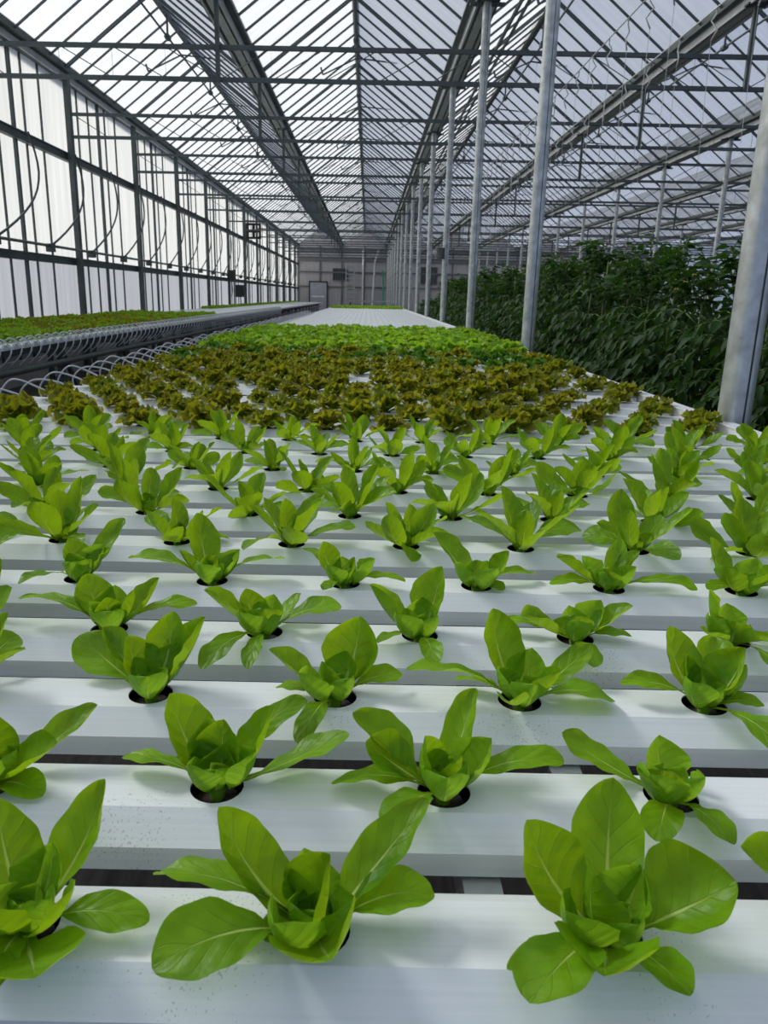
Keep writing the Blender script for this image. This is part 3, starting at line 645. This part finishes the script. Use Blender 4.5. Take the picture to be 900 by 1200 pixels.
# frilled lettuces
def frilly(seed, n, h, spread, mat, ruf=.012, nu=8, nv=4):
    """rosette of fan-shaped ruffled leaves"""
    r = random.Random(seed); mb = MB(); a0 = r.uniform(0, 6.3)
    for k in range(n):
        f_ = k/max(1, n-1); a = a0+k*2.4+r.uniform(-.35, .35); el = math.radians(8+66*f_**.9+r.uniform(-8, 8)); l = h*r.uniform(.8, 1.12)*(1.1-.3*f_)
        T = Vector((math.cos(a)*math.cos(el)*spread, math.sin(a)*math.cos(el)*spread, math.sin(el))).normalized()
        n0 = (Vector((0, 0, 1))-T*T.z); n0 = n0.normalized() if n0.length > .05 else Vector((1, 0, 0)); b = T.cross(n0)
        piv = T*(l*.30)+Vector((0, 0, .008)); ph = r.uniform(0, 6); k1 = r.uniform(6.5, 9.5); pts = []; uvs = []; wide = r.uniform(.75, 1.2)
        for j in range(nv+1):
            t = j/nv
            for i in range(nu+1):
                u = i/nu*2-1; an = u*wide*(1.15 if t > 0 else 0)
                if t == 0: q = Vector((math.cos(a)*.004, math.sin(a)*.004, -.002))+b*(u*.004)
                else:
                    rr = l*.70*(t**.9)*(1-.22*u*u+.10*math.sin(k1*1.7*u+ph))
                    q = piv*(min(1, t*2.2))+T*(rr*math.cos(an))+b*(rr*math.sin(an))+n0*(ruf*t**1.6*(math.sin(k1*u+ph)+.55*math.sin(k1*2.1*u+2*ph+t*5))+.10*l*u*u*t-.12*l*t*t*t)
                pts.append(tuple(q)); uvs.append((u*.5+.5, t))
        mb.quad_grid(pts, nu, nv, 0, uvs)
    return mb.mesh('foliage', [mat], True)
REDK = [frilly(200+i, 15, .082, 1.0, M['red'], ruf=.012, nu=16, nv=5) for i in range(6)]
REDP = [base_plant('red_leaf_lettuce', me) for me in REDK]; rused = set()
DGK = [frilly(300+i, 12, .075, .8, M['darkgreen'], nu=6, nv=3) for i in range(3)]
DGP = [base_plant('green_frilled_lettuce', me, False) for me in DGK]; dused = set()
BRK = [frilly(400+i, 11, .098, .62, M['bright'], nu=5, nv=3) for i in range(4)]
BRP = [base_plant('green_leaf_lettuce', me, False) for me in BRK]; bused = set()
def krow(y): return next(i for i, q in enumerate(rows) if q > y)
K_R0, K_R1, K_B0, K_B1 = 11, krow(5.9), krow(5.9), krow(9.6)
for k in range(K_R0, K_R1):
    for x in hole_xs(k):
        if not seen(x, rows[k]): continue
        late = rows[k] > 4.6
        if late and R.random() < .35:
            o = put(DGP, dused, R.randrange(3), (x, rows[k], TAB), R.uniform(0, 6.28), R.uniform(.9, 1.2))
            tag(o, 'dark green frilled lettuce, %s, %s channel from the front' % (hole_label(k, x), nth(k+1)), 'lettuce', 'dark green lettuces of the wide table'); continue
        if R.random() < .06: continue
        o = put(REDP, rused, R.randrange(6), (x, rows[k], TAB), R.uniform(0, 6.28), R.uniform(.68, 1.12))
        tag(o, 'olive-brown frilled lettuce, %s, %s channel from the front' % (hole_label(k, x), nth(k+1)), 'lettuce', 'red leaf lettuces')
for k in range(K_B0, K_B1):
    for x in hole_xs(k):
        o = put(BRP, bused, R.randrange(4), (x, rows[k], TAB), R.uniform(0, 6.28), R.uniform(.85, 1.15))
        tag(o, 'small bright green lettuce, %s, %s channel from the front' % (hole_label(k, x), nth(k+1)), 'lettuce', 'bright green lettuces')
# pale strip of seedlings on the far end of the table: too small to tell apart
SEED = frilly(500, 7, .10, .7, M['bright'], nu=3, nv=2)
def merge(me, spots):
    vs = [v.co.copy() for v in me.vertices]; fs = [tuple(p.vertices) for p in me.polygons]; m = MB()
    for (x, y, z, a, s) in spots:
        b = len(m.v); c, n = math.cos(a)*s, math.sin(a)*s
        m.v += [(x+v.x*c-v.y*n, y+v.x*n+v.y*c, z+v.z*s) for v in vs]
        m.f += [tuple(b+i for i in q) for q in fs]; m.m += [0]*len(fs); m.uv += [(.5, .8)]*sum(len(q) for q in fs)
    return m.mesh('seedlings', [M['bright']], True)
sp = [(x, rows[k], TAB, R.uniform(0, 6), R.uniform(.9, 1.2)) for k in range(krow(27.3), len(rows)) for x in hole_xs(k)]
tag(obj('lettuce_seedlings', merge(SEED, sp)), 'narrow strip of tiny green seedlings on the far end of the wide table', 'seedlings', None, 'stuff')

# ------------------------------------------------------------ left bench
BX0, BX1 = -4.72, -2.85; BY0 = 5.2
bh = [BX0+.12+.2*i for i in range(9)]
bm = channel(BX0, BX1, bh, 12)
brows = []; y = BY0
while y < 50: brows.append(y); y += .19
NCH = 300-len(rows)
for k, y in enumerate(brows[:NCH]):
    o = obj('growing_channel', bm, None, (0, y, TAB))
    tag(o, 'grey-white growing channel, %s from the front on the wall bench' % nth(k+1), 'growing channel', 'channels of the wall bench')
m = MB()
for y in brows[NCH:]: m.box(BX0, BX1, y-CW-CC, y+CW+CC, TAB-CD2, TAB-CD1); m.box(BX0, BX1, y-CW, y+CW, TAB-CD1, TAB)
tag(obj('far_growing_channels', m.mesh('far_growing_channels', [M['channel']])), 'closely packed far channels at the back end of the wall bench', 'growing channel', None, 'stuff')
t = empty('wall_bench', (0, 0, 0)); tag(t, 'dark steel bench stand with slanted struts along the left wall', 'bench')
for x in (-4.6, -3.0):
    m = MB(); m.box(x-.03, x+.03, BY0-.1, 50, TAB-CD2-.075, TAB-CD2-.003); child(t, 'beam', m.mesh('beam', [M['steel_dark']]))
m = MB(); m.box(-.03, .03, -.03, .03, 0, TAB-.12); lg = m.mesh('leg', [M['steel_dark']])
m = MB(); m.bar((0, 0, TAB-.13), (0, .42, TAB-.62), .035); sl = m.mesh('strut', [M['steel_dark']])
m = MB(); m.box(-4.6, -3.0, -.02, .02, TAB-.17, TAB-.12); xb = m.mesh('cross_bar', [M['steel_dark']])
y = BY0+.6
while y < 50:
    for x in (-4.6, -3.0): child(t, 'leg', lg, (x, y, 0))
    child(t, 'strut', sl, (-3.0, y+.03, 0)); child(t, 'cross_bar', xb, (0, y, 0)); y += 1.85
m = MB(); m.tube([(-2.93, BY0-.1, TAB-.24), (-2.93, 50, TAB-.24)], .03, 10)
tag(obj('return_pipe', m.mesh('return_pipe', [M['steel_dark']], True)), 'thick dark return pipe running under the front edge of the wall bench', 'pipe')
tm2 = arc([(-2.96, 0, .0), (-2.88, 0, .045), (-2.80, 0, -.02), (-2.81, -.03, -.10), (-2.90, -.04, -.19)], .0065, 5).mesh('feed_tube', [M['hose']], True)
for k, y in enumerate(brows[:110]):
    tag(obj('feed_tube', tm2, None, (0, y, TAB)), 'hooked grey drain tube at the end of the wall bench\'s %s channel' % nth(k+1), 'tube', 'tubes of the wall bench')
LBK = [frilly(600+i, 9, .085, .8, M['bright'], nu=5, nv=3) for i in range(3)]+[frilly(700+i, 9, .08, .8, M['red'], nu=5, nv=3) for i in range(2)]
LBP = [base_plant('bench_lettuce', me, False) for me in LBK]; lused = set(); cnt = 0; rest = []
for k, y in enumerate(brows):
    if y > 15.6: break
    for i, x in enumerate(reversed(bh)):
        if not seen(x, y, mg=30): continue
        j = R.randrange(3) if (y < 8 or R.random() < .45) else 3+R.randrange(2)
        if cnt < 300:
            o = put(LBP, lused, j, (x, y, TAB), R.uniform(0, 6.28), R.uniform(.8, 1.1)); cnt += 1
            tag(o, '%s lettuce on the wall bench, %s from the aisle, %s channel' % ('green' if j < 3 else 'olive-brown', nth(i+1), nth(k+1)), 'lettuce', 'lettuces on the wall bench')
        else: rest.append((x, y, TAB, R.uniform(0, 6), R.uniform(.8, 1.1)))
if rest: tag(obj('far_bench_lettuces', merge(SEED, rest)), 'dense far patch of small lettuces on the wall bench', 'lettuce', None, 'stuff')
sp = [(x, y, TAB, R.uniform(0, 6), R.uniform(.7, 1.0)) for y in brows if y > 22 for x in bh[:2]]
tag(obj('bench_seedlings', merge(SEED, sp)), 'thin line of tiny green seedlings along the wall side of the wall bench', 'seedlings', None, 'stuff')
# pump unit under the bench
t = empty('pump', (-2.6, 7.35, 0)); tag(t, 'black pump with a red cap on the floor between the bench and the wide table', 'pump')
m = MB(); m.tube([(0, 0, 0), (0, 0, .05), (0, 0, .06), (0, 0, .62)], [.14, .14, .09, .09], 12); child(t, 'body', m.mesh('body', [M['rubber']]))
m = MB(); m.tube([(.12, 0, .52), (.2, 0, .52)], .05, 10); m.tube([(.05, 0, .52), (.13, 0, .52)], .025, 8); child(t, 'cap', m.mesh('cap', [plain('red_plastic', (.35, .02, .02), .5)]))

# ------------------------------------------------------------ tomato crop
def tomato(seed, h=1.78, nl=92, sp=.36):
    r = random.Random(seed); mb = MB()
    for k in range(nl):
        f_ = (k+r.random())/nl; z = .12+h*f_*.92; a = k*2.4+r.uniform(-.5, .5); L_ = r.uniform(.24, .38)*(1 if f_ < .85 else .62)
        el = math.radians(r.uniform(5, 30) if f_ < .85 else r.uniform(30, 65)); dr = L_*r.uniform(.45, .9)*(1 if f_ < .85 else .35)
        base = Vector((r.uniform(-.05, .05), r.uniform(-.05, .05), z)); dirh = Vector((math.cos(a), math.sin(a), 0)); side = Vector((-math.sin(a), math.cos(a), 0))
        def pt(t): return base+dirh*(L_*t*math.cos(el))+Vector((0, 0, L_*math.sin(el)*t*1.6-dr*t*t))
        for q in range(3): mb.bar(pt(q/3), pt((q+1)/3), .006, mat=1)
        for t, s in ((.38, 1), (.38, -1), (.62, 1), (.62, -1), (.84, 1), (.84, -1), (1, 0)):
            P = pt(t); l = r.uniform(.07, .105)*(1.2 if s == 0 else 1); dd = (dirh*(.5 if s else 1)+side*s*.8+Vector((0, 0, r.uniform(-1.1, -.3) if f_ < .85 else r.uniform(-.3, .5)))).normalized()
            nn = (Vector((0, 0, 1))-dd*dd.z).normalized(); b = dd.cross(nn); w_ = l*.50
            pts = []; uvs = []; tw = r.uniform(-.3, .3)
            for j in range(5):
                tt = j/4; ww = w_*(.15, .85, 1.0, .62, .04)[j]*(1+.12*(j % 2))
                for i in range(3):
                    u = i-1; pts.append(tuple(P+dd*(l*tt)+b*(u*ww/2)+nn*(abs(u)*ww*.22-l*.25*tt*tt+u*ww*tw))); uvs.append((u*.5+.5, tt))
            mb.quad_grid(pts, 2, 4, 0, uvs)
    return mb.mesh('foliage', [M['tomato'], M['stem']], True), r
TP = []
for sd_ in range(6):
    me, r = tomato(900+sd_, h=(1.52, 1.62, 1.68, 1.48, 1.58, 1.64)[sd_])
    o = empty('tomato_plant', (0, 0, -50)); child(o, 'foliage', me)
    m = MB(); m.tube([(0, 0, 0), (.03, .02, .6), (-.02, 0, 1.2), (.01, .01, 1.72)], [.014, .012, .009, .004], 6); child(o, 'stem', m.mesh('stem', [M['stem']], True))
    if sd_ in (1, 4):
        m = MB()
        for q in range(3):
            c = Vector((-.2+.06*q, -.12+.05*q, 1.62+.05*q))
            for pe in range(5):
                a = pe*2*PI/5; m.face([tuple(c), tuple(c+Vector((math.cos(a-.4)*.012, math.sin(a-.4)*.012, .003))), tuple(c+Vector((math.cos(a)*.024, math.sin(a)*.024, -.006))), tuple(c+Vector((math.cos(a+.4)*.012, math.sin(a+.4)*.012, .003)))])
        child(o, 'flowers', m.mesh('flowers', [M['flower']]))
    TP.append(o)
tu = set()
for row_, (X, y0, y1, st, nm) in enumerate(((2.12, 2.2, 22.0, .40, 'front'), (2.62, 2.0, 22.0, .42, 'second'))):
    y = y0; k = 0
    while y < y1:
        k += 1
        o = put(TP, tu, R.randrange(6), (X+R.uniform(-.06, .06), y, 0), R.uniform(0, 6.28), R.uniform(.90, 1.0)*(.87 if y < 4.5 else .97 if y < 7 else 1.05))
        tag(o, 'tall dark tomato plant, %s from the near end, %s crop row' % (nth(k), nm), 'tomato plant', 'tomato plants, %s row' % nm)
        y += st*R.uniform(.85, 1.15)
for k in range(9):
    o = put(TP, tu, R.randrange(6), (2.2+.1*(k % 2), 26+.8*k, 0), R.uniform(0, 6.28), .70)
    tag(o, 'low far tomato plant by the column row, %s behind the tall crop' % nth(k+1), 'tomato plant', 'low far tomato plants')
# crop wires with hooks and strings
m = MB(); m.tube([(0, 0, 0), (0, 0, -.05), (.035, 0, -.10), (-.02, 0, -.17), (.02, .0, -.25)], .007, 5); hk = m.mesh('hook', [M['hookm']], True)
m = MB(); m.tube([(.02, 0, -.25), (.0, 0, -1.2)], .0022, 4); sg = m.mesh('string', [M['stringm']])
h0 = None
for wi, X in enumerate((2.25, 2.9)):
    m = MB(); m.tube([(X, 2, EYE+2.40), (X, 50, EYE+2.40)], .006, 5)
    tag(obj('crop_wire', m.mesh('crop_wire', [M['hookm']])), 'thin overhead crop wire above the tomatoes, %s from the columns' % nth(wi+1), 'wire', 'overhead crop wires')
    y = 6.6; k = 0
    while y < 20:
        k += 1
        if h0 is None: h0 = empty('crop_hook', (X, y, EYE+2.40)); child(h0, 'hook', hk); child(h0, 'string', sg); o = h0; o.rotation_euler.z = .7
        else: o = dup(h0, (X, y, EYE+2.40), R.uniform(0, 6.28))
        tag(o, 'bent white crop hook with a string, %s from the front, %s wire' % (nth(k), nth(wi+1)), 'hook', 'crop hooks'); y += .55 if wi == 0 else .8
